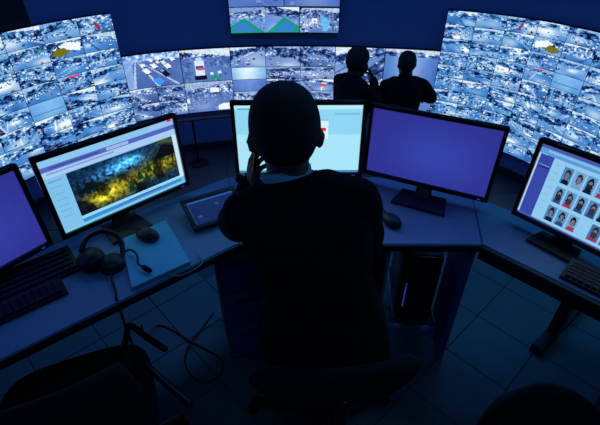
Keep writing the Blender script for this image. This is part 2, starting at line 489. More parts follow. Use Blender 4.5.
sub(D[4], q[4], q[5], 0, 1, 0, .58, im); sub(D[4], q[4], q[5], 0, 1, .58, 1, feed(rng, 60, 28, True))

# display hung above the strip
T0, T1 = s_at_x(-.85), s_at_x(.475)
top = display('wall_display', 'upper wall display with green road medians, hung above the lower strip', T0, T1, .445, 1.25, .03)
Tm = [T0 + (T1 - T0) * k for k in (0, .36, .64, 1)]
def median_feed(seed, sides):
    im = feed(np.random.default_rng(seed), 56, 46, True)
    im[18:] = im[18:] * .45 + np.array((.45, .62, .92)) * .55
    for p in sides: green_median(im, p)
    return im
feed_tile(top, Tm[0], T0 + (T1 - T0) * .64, .452, .445 + .30, np.clip(np.concatenate([median_feed(8, [[(-.05, 1.0), (-.05, .75), (.42, .42), (1.02, 1.02)]]), median_feed(9, [[(.0, 1.05), (.55, .38), (1.0, .75), (1.0, 1.05)]])], 1), 0, 1), .105)
ti = feed(np.random.default_rng(21), 56, 34, True); put(ti, .3, .4, .45, .6, (.95, .97, 1)); put(ti, .36, .5, .41, .56, (.85, .3, .4)); poly(ti, [(.5, .2), (.78, .5), (.72, .95), (.6, .95)], (.42, .78, 1), .8)
feed_tile(top, T0 + (T1 - T0) * .64, T1, .452, .445 + .29, ti, .105)
ti = feed(np.random.default_rng(22), 60, 40, True); ti[12:] = ti[12:] * .3 + np.array((.30, .44, .76)) * .7
poly(ti, [(.25, .5), (.5, .32), (.58, .4), (.34, .7)], (.93, .97, 1)); poly(ti, [(.34, .7), (.58, .44), (.60, .52), (.38, .8)], (.05, .09, .25)); poly(ti, [(0, .2), (.3, .05), (.35, .12), (0, .42)], (.1, .62, .5))
feed_tile(top, Tm[0], T0 + (T1 - T0) * .5, .745, 1.24, ti, .105)
ti = feed(np.random.default_rng(23), 60, 40, True); ti[14:] = ti[14:] * .3 + np.array((.30, .44, .76)) * .7
put(ti, .42, .52, .62, .66, (.94, .97, .9)); put(ti, .42, .66, .62, .72, (.12, .16, .3)); poly(ti, [(.3, .3), (.6, .3), (.56, .45), (.38, .45)], (.1, .62, .45))
feed_tile(top, T0 + (T1 - T0) * .5, T1, .745, 1.24, ti, .105)

# low rail along the foot of the wall
root = empty('barrier_rail', (0, 0, 0), 0, 'low brown barrier rail on thin posts in front of the lower strip', 'rail')
sr = [s_at_x(-2.4) + (s_at_x(2.3) - s_at_x(-2.4)) * i / 40 for i in range(41)]
MB().tube([(*plan(s, .40), -.475) for s in sr], .018, 8).build('rail', 'rail_brown', root, True)
for xv in (-2.25, -1.47, -.55, .45, 1.4, 2.2):
    p = plan(s_at_x(xv), .40)
    po = MB().tube([(*p, HALL + .02), (*p, -.49)], .016, 8).build('post', 'chair_metal', root, True)
    MB().loft([(*p, HALL + .002, .13, .13), (*p, HALL + .018, .13, .13), (*p, HALL + .03, .05, .05)], 24, 2).build('base_disc', 'chair_metal', po)

# ------------------------------------------------------------------ control desk
DZ = .74
desk = empty('control_desk', (0, 1.2, 0), 0, 'horseshoe control desk with pale worktops carrying five monitors', 'desk')
def dmb(): return MB()
DT = Matrix.Translation((0, -1.2, 0))
JL0, JL1 = (-.226, 1.21), (-.325, 1.68)            # left seam front/back
JR0, JR1 = (.668, 1.205), (.735, 1.53)             # right seam front/back
g = .0015
def top_part(pts, m):
    bm = bmesh.new()
    vs = [bm.verts.new((x, y - 1.2, DZ - .03)) for x, y in pts]; f = bm.faces.new(vs)
    r = bmesh.ops.extrude_face_region(bm, geom=[f])
    for v in r['geom']:
        if isinstance(v, bmesh.types.BMVert): v.co.z = DZ
    bmesh.ops.recalc_face_normals(bm, faces=bm.faces)
    bmesh.ops.bevel(bm, geom=bm.edges[:], offset=.003, segments=2, affect='EDGES')
    me = bpy.data.meshes.new('worktop'); bm.to_mesh(me); bm.free()
    return auto_smooth(link('worktop', me, m, desk))
top_part([(-1.50, .155), (JL0[0] - g, JL0[1]), (JL1[0] - g, JL1[1]), (-1.78, .475)], 'worktop')
top_part([(JL0[0] + g, JL0[1]), (JR0[0] - g, JR0[1]), (JR1[0] - g, JR1[1]), (.52, 1.68), (JL1[0] + g, JL1[1])], 'worktop_mid')
top_part([(JR0[0] + g, JR0[1]), (1.62, .225), (2.02, .60), (1.98, .98), (1.58, 1.40), (1.12, 1.405), (.862, 1.41), (JR1[0] + g, JR1[1])], 'worktop')
def edge_trim(a, b, z0, z1, out):
    a, b = Vector((*a, 0)), Vector((*b, 0)); d = (b - a).normalized(); n = Vector((d.y, -d.x, 0))
    L = (b - a).length; c = (a + b) / 2 + n * out
    M = DT @ Matrix.Translation((c.x, c.y, (z0 + z1) / 2)) @ Matrix.Rotation(math.atan2(d.y, d.x), 4, 'Z')
    auto_smooth(MB().box((0, 0, 0), (L, .022, z1 - z0), M, .004).build('edge_trim', 'dark_edge', desk))
edge_trim((-1.50, .155), JL0, DZ - .034, DZ - .004, -.006)
edge_trim(JL0, JR0, DZ - .034, DZ - .004, -.006)
edge_trim(JR0, (1.62, .225), DZ - .060, DZ - .002, .004)
def upright(name, a, b, z0, z1, th, m='panel_dark'):
    a, b = Vector((*a, 0)), Vector((*b, 0)); d = (b - a).normalized(); c = (a + b) / 2
    M = DT @ Matrix.Translation((c.x, c.y, (z0 + z1) / 2)) @ Matrix.Rotation(math.atan2(d.y, d.x), 4, 'Z')
    return auto_smooth(MB().box((0, 0, 0), ((b - a).length, th, z1 - z0), M, .002).build(name, m, desk))
upright('end_panel', (-1.52, .21), (-1.73, .46), .002, DZ - .031, .03)
upright('end_panel', (1.63, .28), (1.84, .47), .002, DZ - .031, .03)
upright('side_panel', (.655, 1.235), (.70, 1.50), .002, DZ - .031, .03, 'panel_blue')
upright('side_panel', (.345, 1.25), (.36, 1.55), .002, DZ - .031, .012, 'clear_trim')
upright('modesty_or_shade_panel', (-1.66, .52), (-.42, 1.55), .36, DZ - .031, .018)  # half-height panel added to block light under the left wing
upright('modesty_or_shade_panel', (-.30, 1.62), (.45, 1.62), .02, DZ - .031, .018)
# T-foot support of the right wing
upright('foot_rail', (1.12, 1.27), (1.47, 1.545), .002, .055, .05, 'dark_edge')
upright('support_column', (1.225, 1.350), (1.285, 1.398), .05, DZ - .031, .05, 'dark_edge')

# ------------------------------------------------------------------ monitors
MWD, MHT = .525, .317
def ui_street(w, h):
    rg = np.random.default_rng(4)
    y, x = np.mgrid[0:h, 0:w]; u = (x + .5) / w; v = (y + .5) / h
    img = np.zeros((h, w, 3)); img[:] = (.46, .70, .90)
    put(img, 0, 0, 1, .09, (.55, .78, .93)); put(img, .955, 0, .99, .045, (.92, .20, .28))
    put(img, 0, .09, 1, .155, (.33, .40, .74)); put(img, .45, .10, .62, .145, (.62, .72, .92)); put(img, .78, .03, .94, .07, (.60, .76, .96))
    put(img, .06, .115, .40, .135, (.24, .30, .62)); put(img, 0, .155, 1, .235, (.66, .80, .95)); put(img, .03, .175, .5, .20, (.50, .62, .86))
    put(img, 0, .235, .14, 1, (.50, .76, .92)); put(img, .02, .28, .11, .30, (.40, .64, .85)); put(img, .02, .36, .10, .38, (.42, .66, .86))
    for k in range(5): put(img, .03, .46 + .08 * k, .10, .47 + .08 * k, (.42, .66, .86))
    X0, X1, Y0, Y1 = .14, .968, .245, .86
    m = (u > X0) & (u < X1) & (v > Y0) & (v < Y1)
    a = (u - X0) / (X1 - X0); b = (v - Y0) / (Y1 - Y0)
    n = vnoise(rg, h, w, (h / 2.2, w / 2.2)); n2 = vnoise(rg, h, w, (9, 14))
    pic = np.array((.03, .09, .16)) + n[..., None] * np.array((.06, .16, .26))
    glow = np.exp(-((a - .52) / .16) ** 2 - ((b - .22) / .13) ** 2)[..., None]
    pic = pic + glow * np.array((.35, .75, 1.0)) * (.45 + n[..., None])
    glow = np.exp(-((a - .30) / .14) ** 2 - ((b - .30) / .10) ** 2)[..., None]
    pic = pic + glow * np.array((.25, .55, .85)) * n[..., None]
    yel = np.clip(np.exp(-((a - .30) / .2) ** 2 - ((b - .78) / .24) ** 2) * 1.1 + np.exp(-((a - .62) / .34) ** 2 - ((b - .62) / .17) ** 2) * .8 + np.exp(-((a - .88) / .2) ** 2 - ((b - .50) / .24) ** 2) * .8 + np.exp(-((a - .12) / .12) ** 2 - ((b - .8) / .2) ** 2) * .5, 0, 1.1)[..., None]
    pic = pic * (1 - np.clip(yel, 0, 1) * .85) + yel * np.array((.60, .55, .10)) * (.22 + 1.0 * n[..., None])
    hot = np.exp(-((a - .30) / .06) ** 2 - ((b - .72) / .09) ** 2)[..., None]; pic = pic + hot * np.array((.5, .5, .12))
    hot = np.exp(-((a - .22) / .05) ** 2 - ((b - .80) / .10) ** 2)[..., None]; pic = pic + hot * np.array((.35, .36, .08))
    pic = np.where(((n2 > .66) & (b > .35))[..., None], pic * .4, pic)
    img[m] = np.clip(pic, 0, 1)[m]
    fx = lambda p: [(X0 + (X1 - X0) * s, Y0 + (Y1 - Y0) * t) for s, t in p]
    poly(img, fx([(.76, .42), (.88, .10), (1.0, .22), (1.0, .42)]), (.05, .06, .07))
    poly(img, fx([(.78, .42), (.795, .42), (.795, .62), (.78, .62)]), (.06, .06, .05)); poly(img, fx([(.95, .42), (.965, .42), (.965, .62), (.95, .62)]), (.06, .06, .05))
    poly(img, fx([(.80, .10), (.86, .02), (1, .04), (1, .15), (.88, .07)]), (.30, .34, .08))
    for cx, cy in ((.66, .72), (.70, .52), (.50, .80), (.60, .60)): poly(img, fx([(cx - .035, cy + .12), (cx, cy - .16), (cx + .035, cy + .12)]), (.03, .20, .12), .85)
    for cx in (.06, .12, .18): poly(img, fx([(cx - .02, .6), (cx, .18), (cx + .025, .6)]), (.02, .08, .12), .8)
    poly(img, fx([(.0, .62), (.08, .72), (.12, 1), (0, 1)]), (.03, .05, .08), .8)
    put(img, X0, Y1, X1, Y1 + .05, (.60, .86, .96)); put(img, .14, .905, .97, .955, (.22, .56, .82)); put(img, .50, .905, .78, .93, (.24, .36, .68))
    put(img, .965, .24, 1, .9, (.78, .90, .98)); put(img, 0, .965, 1, 1, (.50, .80, .94))
    return np.clip(img, 0, 1)

def ui_white(w, h):
    y, x = np.mgrid[0:h, 0:w]; v = (y + .5) / h; u = (x + .5) / w
    img = np.zeros((h, w, 3)); img[:] = (.66, .90, .98)
    img[v < .42] = (.56, .84, .96); img[v < .06] = (.72, .92, .98)
    put(img, .02, .05, .12, .065, (.35, .6, .75)); put(img, .62, .19, .735, .49, (.86, .95, .99)); put(img, .62, .19, .735, .23, (.55, .78, .92))
    put(img, .63, .33, .72, .37, (.90, .16, .22)); put(img, .64, .41, .71, .425, (.5, .68, .85)); put(img, .78, .12, .98, .14, (.48, .76, .90))
    put(img, 0, .965, 1, 1, (.30, .52, .74))
    return img

def ui_violet(w, h, seed):
    y, x = np.mgrid[0:h, 0:w]; v = ((y + .5) / h)[..., None]; u = ((x + .5) / w)[..., None]
    g = np.exp(-((u - .55) / .45) ** 2 - ((v - .55) / .5) ** 2)
    return np.clip(np.array((.185, .185, .545)) + g * np.array((.02, .075, .115)), 0, 1)

def ui_faces(w, h):
    rg = np.random.default_rng(9)
    img = np.zeros((h, w, 3)); img[:] = (.56, .79, .93)
    put(img, 0, 0, 1, .05, (.30, .34, .66)); put(img, 0, .05, 1, .115, (.34, .62, .86)); put(img, .05, .065, .5, .09, (.50, .74, .92)); put(img, .06, .115, 1, .13, (.44, .56, .82))
    put(img, .0, .115, .012, 1, (.70, .84, .95)); put(img, .012, .13, .105, 1, (.215, .28, .66)); put(img, .02, .26, .095, .27, (.5, .6, .85)); put(img, .02, .285, .095, .295, (.12, .16, .45))
    for k in range(7): put(img, .125, .2 + .1 * k, .165, .21 + .1 * k, (.46, .70, .88))
    for r in range(3):
        for c in range(10):
            if r == 2 and c == 3: continue
            u0 = .19 + c * .0755; v0 = .185 + r * .268; pw, ph = .064, .215
            bg = [(.38, .60, .80), (.30, .52, .74), (.46, .66, .82), (.24, .44, .66)][rg.integers(4)]
            put(img, u0, v0, u0 + pw, v0 + ph, bg)
            hair = [(.05, .06, .10), (.10, .09, .12), (.16, .15, .20)][rg.integers(3)]; cl = [(.06, .10, .22), (.16, .28, .50), (.62, .20, .34), (.45, .62, .80)][rg.choice(4, p=[.48, .28, .09, .15])]
            cx = u0 + pw * (.5 + rg.uniform(-.08, .08)); s = pw * .5
            poly(img, [(cx - s * .85, v0 + ph), (cx - s * .6, v0 + ph * .72), (cx + s * .6, v0 + ph * .72), (cx + s * .85, v0 + ph)], cl)
            el = lambda ex, ey, a, b: [(cx + ex + a * math.cos(t), v0 + ph * ey + b * math.sin(t)) for t in np.linspace(0, 2 * math.pi, 14)[:-1]]
            poly(img, el(0, .40, s * .62, ph * .32), hair); poly(img, el(0, .48, s * .42, ph * .23), (.47, .43, .52)); 
            if rg.random() < .3: poly(img, el(0, .62, s * .66, ph * .2), hair, .8)
    put(img, 0, .975, 1, 1, (.30, .40, .72))
    return img

def monitor(x, y, yaw, img, label, base_off=(0, .0), base=(.20, .115), strength=None, bw=.0155):
    root = empty('monitor', (x, y, DZ), yaw, label, 'monitor', 'monitors on the control desk')
    zb = .042; P = Matrix.Translation((0, 0, zb)) @ Matrix.Rotation(-R(2.9), 4, 'X')
    # housing behind the bezel
    hb = MB().box((0, .020, MHT / 2), (MWD - .004, .018, MHT - .004), P, .004)
    hb.box((0, .036, MHT * .48), (MWD * .62, .022, MHT * .62), P, .010)
    auto_smooth(hb.build('housing', 'black_plastic', root))
    # frame of four bars
    fr = MB(); 
    for (cx, cz, sx, sz) in ((0, MHT - bw / 2, MWD, bw), (0, bw * .6, MWD, bw * 1.2), (-MWD / 2 + bw / 2, MHT / 2, bw, MHT), (MWD / 2 - bw / 2, MHT / 2, bw, MHT)):
        fr.box((cx, .004, cz), (sx, .016, sz), P, .0015, 1)
    auto_smooth(fr.build('bezel', 'black_gloss', root))
    W2, z0, z1 = MWD / 2 - bw, bw * 1.2, MHT - bw
    nv, nu = img.shape[:2]
    def fn(u, v): return P @ Vector((-W2 + 2 * W2 * u, .006, z1 - (z1 - z0) * v))
    link('screen', grid_mesh('screen', fn, nu, nv, img), 'monitor_picture', root)
    MB().box((MWD / 2 - .035, -.005, bw * .6), (.012, .003, .003), P).build('power_light', 'violet_glow', root)
    bt = MB()
    for k in range(4): bt.box((MWD / 2 - .075 - k * .018, -.0045, bw * .6), (.010, .002, .004), P)
    bt.build('buttons', 'key_plastic', root)
    bx, by = base_off
    nk = MB().loft([(bx, by + .035, .012, .035, .012), (bx * .6, by * .5 + .045, .06, .03, .011), (0, .052, .12, .032, .011), (0, .052, .19, .034, .011)], 16, 4)
    auto_smooth(nk.build('stand_neck', 'black_plastic', root))
    b = MB(); bm = bmesh.new()
    pts = [(bx - base[0] / 2, by - base[1] / 2), (bx + base[0] / 2, by - base[1] / 2), (bx + base[0] * .42, by + base[1] / 2), (bx - base[0] * .42, by + base[1] / 2)]
    b.prism(pts, .001, .013); auto_smooth(b.build('stand_base', 'black_plastic', root))
    return root
monitor(-1.018, .944, R(54.6), ui_violet(24, 14, 1), 'violet-screened monitor at the left edge, beside the street-picture monitor', (0, .075), (.20, .08))
monitor(-.654, 1.363, R(44.6), ui_street(168, 96), 'monitor showing a night street picture in a pale window', (-.055, -.035), (.16, .13))
monitor(-.005, 1.606, R(.6), ui_white(110, 62), 'monitor with pale cyan screen behind the seated man\'s head', (.0, -.02)).scale = (1.035, 1, 1.065)
monitor(.512, 1.528, R(-26.5), ui_violet(24, 14, 2), 'violet-screened monitor right of the seated man, in front of the standing men', (.015, -.055), (.22, .115))
monitor(.979, 1.136, R(-51.3), ui_faces(190, 100), 'monitor showing rows of portrait photos beside a blue sidebar', (-.075, -.012), (.17, .095))

# ------------------------------------------------------------------ desk-top things
def frame(x, y, rz, z=DZ): return Matrix.Translation((x, y, z)) @ Matrix.Rotation(rz, 4, 'Z')
def cable_obj(pts, r, m, parent, name='cable', n=6):
    return MB().tube(smooth_path(pts, n), r, 6).build(name, m, parent, True)

def keyboard(x, y, rz, L, Wd, label):
    root = empty('keyboard', (x, y, DZ), rz, label, 'keyboard', 'keyboards on the control desk')
    b = MB(); vs = [(-L / 2, -Wd / 2, .001), (L / 2, -Wd / 2, .001), (L / 2, Wd / 2, .001), (-L / 2, Wd / 2, .001), (-L / 2, -Wd / 2, .012), (L / 2, -Wd / 2, .012), (L / 2, Wd / 2, .024), (-L / 2, Wd / 2, .024)]
    b.add(vs, [(3, 2, 1, 0), (4, 5, 6, 7), (0, 1, 5, 4), (1, 2, 6, 5), (2, 3, 7, 6), (3, 0, 4, 7)]).build('case', 'black_plastic', root)
    k = MB(); nc = int(L / .0205)
    for r in range(5):
        for c in range(nc):
            yy = -Wd / 2 + .018 + r * (Wd - .03) / 4.4; zz = .012 + .012 * (yy + Wd / 2) / Wd
            k.box((-L / 2 + .02 + c * (L - .04) / (nc - 1), yy, zz + .003), (.0155, .0150, .007))
    o = k.build('keys', 'key_plastic', root); o['kind'] = 'stuff'
    return root
aL = math.atan2(.43, .52)
keyboard(-.945, .985, aL + R(1), .42, .135, 'black keyboard below the violet monitor at the left edge')
keyboard(-.915, .858, aL + R(1), .40, .075, 'slim black control keyboard nearest the left desk edge')
keyboard(1.040, .926, R(-46), .40, .105, 'black keyboard in front of the portrait-grid monitor')

def mouse(x, y, rz, label, tail, z=DZ):
    root = empty('computer_mouse', (x, y, z), rz, label, 'mouse', 'mice on the control desk')
    b = MB(); b.loft([(0, 0, .001, .026, .044), (0, 0, .008, .031, .050), (0, -.002, .018, .030, .047), (0, -.006, .027, .024, .038), (0, -.008, .033, .013, .022)], 24, 2.2)
    b.build('shell', 'black_plastic', root, True)
    MB().tube([(-.003, .026, .024), (.003, .026, .024)], .0065, 10).build('wheel', 'rubber', root, True)
    MB().box((0, .03, .0215), (.0015, .03, .006)).build('button_gap', 'rubber', root)
    cable_obj([(0, .048, .006)] + tail, .0022, 'cable', root)
mouse(-.560, 1.228, R(60), 'black mouse lying on the pale turquoise pad', [(.02, .075, .006), (.0, .115, .005), (-.03, .13, .004), (-.05, .11, .004)], DZ + .0145)
mouse(.357, 1.335, R(22), 'black corded mouse under the violet monitor beside the seated man', [(.015, .085, .004), (.0, .12, .003), (.03, .16, .003), (.035, .20, .003), (.03, .24, .003)])

# pale pad: a slab with a light edge
pc = [(-.655, 1.218), (-.540, .975), (-.378, 1.10), (-.522, 1.334)]
cx, cy = np.mean(np.array(pc), 0)
pad = empty('desk_pad', (cx, cy, DZ), 0, 'pale turquoise square pad on the left worktop', 'pad')
auto_smooth(MB().prism([(a - cx, b - cy) for a, b in pc], .004, .014).build('pad_top', 'pad_top', pad))
MB().prism([((a - cx) * .97, (b - cy) * .97) for a, b in pc], .001, .0042).build('pad_base', 'rubber', pad)
cable_obj([(.16, -.01, .006), (.185, -.05, .002), (.16, -.095, .006), (.115, -.12, .004), (.07, -.11, .006)], .002, 'cable_light', pad, 'cord')

# touch panel set in a thick frame, tilted on its foot
tp = empty('touch_panel', (-.338, 1.392, DZ), R(30), 'framed touch panel with a dim screen lying left of the seated man', 'panel')
P = Matrix.Translation((0, 0, .028)) @ Matrix.Rotation(R(12), 4, 'X')
for (c, s) in (((0, .075), (.23, .018)), ((0, -.075), (.23, .018)), ((-.106, 0), (.018, .132)), ((.106, 0), (.018, .132))):
    auto_smooth(MB().box((c[0], c[1], .006), (s[0], s[1], .014), P, .002).build('frame_bar', 'black_plastic', tp))
im = np.zeros((24, 36, 3)); im[:] = (.075, .145, .34); im[:2] = (.16, .34, .62); im[:, :1] = (.13, .28, .55)
put(im, .12, .62, .2, .7, (.18, .30, .55)); put(im, .55, .3, .62, .36, (.18, .30, .55)); put(im, .12, .78, .3, .8, (.12, .22, .45))
link('screen', grid_mesh('screen', lambda u, v: P @ Vector((-.098 + .196 * u, .067 - .134 * v, .004)), 36, 24, im), 'monitor_picture', tp)
auto_smooth(MB().box((0, 0, -.004), (.225, .16, .008), P, .002).build('back_shell', 'black_plastic', tp))
MB().prism([(-.10, -.07), (.10, -.07), (.10, .075), (-.10, .075)], .001, .012).build('foot', 'panel_dark', tp)

# desk phone behind the panel
ph = empty('desk_phone', (-.176, 1.482, DZ), R(20), 'black desk phone between the touch panel and the seated man', 'phone')
b = MB(); b.add([(-.085, -.08, .001), (.085, -.08, .001), (.085, .08, .001), (-.085, .08, .001), (-.085, -.08, .018), (.085, -.08, .018), (.085, .08, .052), (-.085, .08, .052)], [(3, 2, 1, 0), (4, 5, 6, 7), (0, 1, 5, 4), (1, 2, 6, 5), (2, 3, 7, 6), (3, 0, 4, 7)]).build('body', 'black_plastic', ph)
kb = MB()
for r in range(4):
    for c in range(3): kb.box((-.062 + c * .022, -.055 + r * .022, .027 + .0047 * r), (.015, .014, .007))
o = kb.build('keypad', 'key_plastic', ph)
hs = MB().tube(smooth_path([(.058, -.075, .045), (.058, -.04, .06), (.058, .03, .075), (.058, .07, .075)]), [.018] * 6 + [.011] * 7 + [.018] * 6, 12)
hs.build('handset', 'black_plastic', ph, True)
cable_obj([(.058, -.085, .03), (.095, -.05, .006), (.105, .0, .005), (.10, .06, .006), (.06, .10, .004), (.0, .085, .01)], .003, 'cable', ph, 'cord')

ph.scale = (.66, .66, .66)

# small ball-headed desk camera beside the phone
wc = empty('ball_camera', (-.253, 1.558, DZ), 0, 'small black ball-headed camera beside the desk phone', 'camera')
MB().loft([(0, 0, .001, .024, .024), (0, 0, .008, .024, .024), (0, 0, .016, .010, .010), (0, 0, .05, .008, .008)], 18, 2).build('stem', 'black_plastic', wc, True)
MB().ball((0, 0, .070), .024).build('ball', 'black_gloss', wc, True)

# headset lying at the desk edge, its cord hanging over the front
hd = empty('headset', (-.655, 1.075, DZ), R(35), 'black headset lying left of the turquoise pad, cord over the desk edge', 'headset')
for c, rr, M in (((-.040, .045, .036), (.045, .050, .020), Matrix.Rotation(R(-18), 4, 'Y')), ((.015, -.005, .024), (.040, .038, .018), Matrix.Rotation(R(10), 4, 'X'))):
    MT = Matrix.Translation(c) @ M
    e = MB().loft([(0, 0, -rr[2], rr[0] * .8, rr[1] * .8), (0, 0, -rr[2] * .5, rr[0], rr[1]), (0, 0, rr[2] * .4, rr[0], rr[1]), (0, 0, rr[2], rr[0] * .7, rr[1] * .7)], 24, 2.2, MT).build('ear_cup', 'black_plastic', hd, True)
    MB().tube([(rr[0] * .82 * math.cos(t), rr[1] * .82 * math.sin(t), -rr[2]) for t in np.linspace(0, 2 * math.pi, 17)], .009, 6, MT, cap=False).build('ear_pad', 'rubber', e, True)
MB().tube(smooth_path([(-.055, .085, .05), (-.02, .11, .075), (.035, .10, .085), (.07, .06, .065), (.06, .01, .035), (.035, -.01, .028)]), .009, 8).build('headband', 'black_plastic', hd, True)
bo = MB().tube(smooth_path([(.045, .01, .03), (.085, .02, .03), (.098, -.02, .03), (.088, -.065, .027), (.10, -.095, .027)]), .004, 8).build('microphone_boom', 'black_plastic', hd, True)
MB().tube([(.098, -.092, .027), (.108, -.118, .027)], .009, 10).build('microphone', 'rubber', bo, True)
cable_obj([(.0, -.04, .015), (-.005, -.075, .012), (-.010, -.125, .006), (-.018, -.165, -.004), (-.02, -.178, -.08), (-.02, -.178, -.22)], .0045, 'cable', hd, 'cord')

# loose cord from the pad's edge to the floor and up to the pedestal
co = MB().tube(smooth_path([(-.535, .948, .60), (-.60, 1.06, .38), (-.70, 1.30, .12), (-.72, 1.43, .012), (-.641, 1.405, .008), (-.542, 1.338, .008), (-.455, 1.291, .008), (-.372, 1.235, .008), (-.360, 1.165, .008), (-.40, 1.12, .008), (-.447, 1.117, .008), (-.510, 1.165, .008), (-.545, 1.24, .009), (-.53, 1.33, .016), (-.49, 1.42, .012), (-.44, 1.47, .06)], 8), .0042, 6).build('floor_cord', 'cable', None, True)
tag(co, 'thin black cord looping over the floor tiles under the left wing', 'cord')

# ------------------------------------------------------------------ under the desk
cab = empty('pedestal_cabinet', (-.27, 1.40, 0), R(18), 'dark blue pedestal cabinet under the desk left of the seated man', 'cabinet')
auto_smooth(MB().box((0, 0, .36), (.20, .30, .64), None, .004).build('body', 'panel_dark', cab))
for k in range(3):
    d = auto_smooth(MB().box((0, -.155, .14 + k * .21), (.188, .014, .20), None, .003).build('drawer', 'panel_blue', cab))
    MB().tube([(-.05, -.170, .20 + k * .21), (.05, -.170, .20 + k * .21)], .004, 8).build('handle', 'chair_metal', d, True)
MB().box((0, 0, .02), (.18, .27, .036)).build('plinth', 'dark_edge', cab)

def tower(x, y, rz, label, z=0., strip=False):
    t = empty('computer_tower', (x, y, z), rz, label, 'computer')
    auto_smooth(MB().box((0, 0, .215), (.165, .36, .41), None, .006).build('case', 'black_plastic', t))
    f = auto_smooth(MB().box((0, -.186, .215), (.16, .014, .40), None, .004).build('front_panel', 'black_gloss', t))
    for k in range(3): MB().box((0, -.1945, .33 - k * .045), (.14, .004, .036)).build('drive_bay', 'key_plastic', f)
    if strip: MB().box((-.062, -.1945, .17), (.005, .004, .16)).build('glint_strip', 'violet_glow', f)  # violet reflected line painted in as emission
    else: MB().tube([(0, -.192, .17), (0, -.197, .17)], .009, 12).build('power_button', 'led_blue', f, True)
    for sx in (-.06, .06):
        for sy in (-.14, .14): MB().box((sx, sy, .005), (.03, .03, .010)).build('foot', 'rubber', t)
    return t
tower(.585, 1.63, R(-6), 'black computer tower on a wheeled tray under the desk right of the seated man', .052, True)
tr = empty('tower_tray', (.585, 1.615, 0), R(-6), 'dark wheeled tray under the computer tower beneath the desk', 'tray')
MB().box((0, 0, .042), (.20, .40, .012)).build('plate', 'panel_dark', tr)
for sx in (-1, 1):
    MB().box((sx * .102, 0, .055), (.006, .40, .030)).build('side_rail', 'clear_trim', tr)
    for sy in (-1, 1):
        MB().tube([(sx * .075 - .008, sy * .165, .018), (sx * .075 + .008, sy * .165, .018)], .016, 12).build('caster', 'violet_glow' if sy < 0 else 'rubber', tr, True)  # front casters are no lamps: their violet glint is painted as glow
tower(1.30, .93, R(-46), 'black computer tower with blue power light under the right desk wing')

# ------------------------------------------------------------------ chairs
def office_chair(x, y, rz, label, bw=.50, bz=(.54, .86), by=-.235, wrap=.11, seat_z=.46, arms=True, lean=.05, seat=(.48, .46), taper=.10, sy=0.):
    root = empty('office_chair', (x, y, 0), rz, label, 'chair', 'office chairs at the control desk')
    s = MB().loft([(0, sy, seat_z - .075, seat[0] * .40, seat[1] * .40), (0, sy, seat_z - .06, seat[0] * .48, seat[1] * .48), (0, sy, seat_z - .02, seat[0] * .5, seat[1] * .5), (0, sy, seat_z - .004, seat[0] * .47, seat[1] * .47), (0, sy, seat_z, seat[0] * .38, seat[1] * .38)], 36, 4)
    s.build('seat', 'fabric_black', root, True)
    n, k = 18, 8; vs = []; fs = []; th = .045
    for side in (0, 1):
        for j in range(k + 1):
            t = j / k; z = bz[0] + (bz[1] - bz[0]) * t
            for i in range(n + 1):
                u = -1 + 2 * i / n
                ew = bw / 2 * (1 - taper * abs(2 * t - 1) ** 3)
                zz = z + (.025 * (1 - u * u) if t > .5 else -.03 * (1 - u * u)) * abs(2 * t - 1)
                yy = by + wrap * abs(u) ** 2.2 - lean * t
                e = max(abs(u) ** 6, abs(2 * t - 1) ** 6)
                yy += (-1 if side else 1) * th / 2 * math.sqrt(max(.02, 1 - e * .96))
                vs.append((u * ew, yy, zz))
    L = (n + 1) * (k + 1)
    for j in range(k):
        for i in range(n):
            a = j * (n + 1) + i
            fs += [(a, a + 1, a + n + 2, a + n + 1), (L + a, L + a + n + 1, L + a + n + 2, L + a + 1)]
    for i in range(n):
        a = i; fs.append((a, L + a, L + a + 1, a + 1)); a = k * (n + 1) + i; fs.append((a, a + 1, L + a + 1, L + a))
    for j in range(k):
        a = j * (n + 1); fs.append((a, a + n + 1, L + a + n + 1, L + a)); a += n; fs.append((a, L + a, L + a + n + 1, a + n + 1))
    MB().add(vs, fs).build('backrest', 'fabric_black', root, True)
    MB().tube(smooth_path([(0, -.10, seat_z - .085), (0, by - .045, seat_z - .07), (0, by - .06, bz[0] + .06), (0, by - .05, (bz[0] + bz[1]) / 2)]), .016, 10).build('back_support', 'chair_metal', root, True)
    if arms:
        for sx in (-1, 1):
            p = MB().tube(smooth_path([(sx * .18, .02, seat_z - .07), (sx * .275, .02, seat_z - .05), (sx * .285, .0, seat_z + .08), (sx * .28, -.02, seat_z + .185)]), .014, 8).build('arm_post', 'chair_metal', root, True)
            auto_smooth(MB().box((sx * .28, -.0, seat_z + .20), (.06, .25, .028), None, .010).build('armrest', 'black_plastic', root))
    MB().tube([(0, 0, .10), (0, 0, seat_z - .08)], [.030, .024], 14).build('gas_column', 'chair_metal', root, True)
    MB().tube([(0, 0, .075), (0, 0, .125)], .036, 14).build('hub', 'black_plastic', root, True)
    for q in range(5):
        a = 2 * math.pi * q / 5 + .3; c, s_ = math.cos(a), math.sin(a)
        lg = MB().tube([(c * .03, s_ * .03, .10), (c * .16, s_ * .16, .088), (c * .29, s_ * .29, .072)], [.024, .020, .015], 8).build('leg', 'black_plastic', root, True)
        MB().tube([(c * .29 - s_ * .018, s_ * .29 + c * .018, .029), (c * .29 + s_ * .018, s_ * .29 - c * .018, .029)], .022, 12).build('caster', 'rubber', lg, True)
    return root
office_chair(.088, .925, R(5), 'black office chair the man in the dark suit sits on', bw=.50, bz=(.59, .725), by=-.235, wrap=.045, arms=False, lean=.01, taper=.22, sy=.07)
office_chair(.585, .345, R(176), 'empty black office chair at the lower right, cut by the frame', bw=.30, bz=(.46, .785), by=-.225, wrap=.03, arms=False, lean=.03, taper=.34)

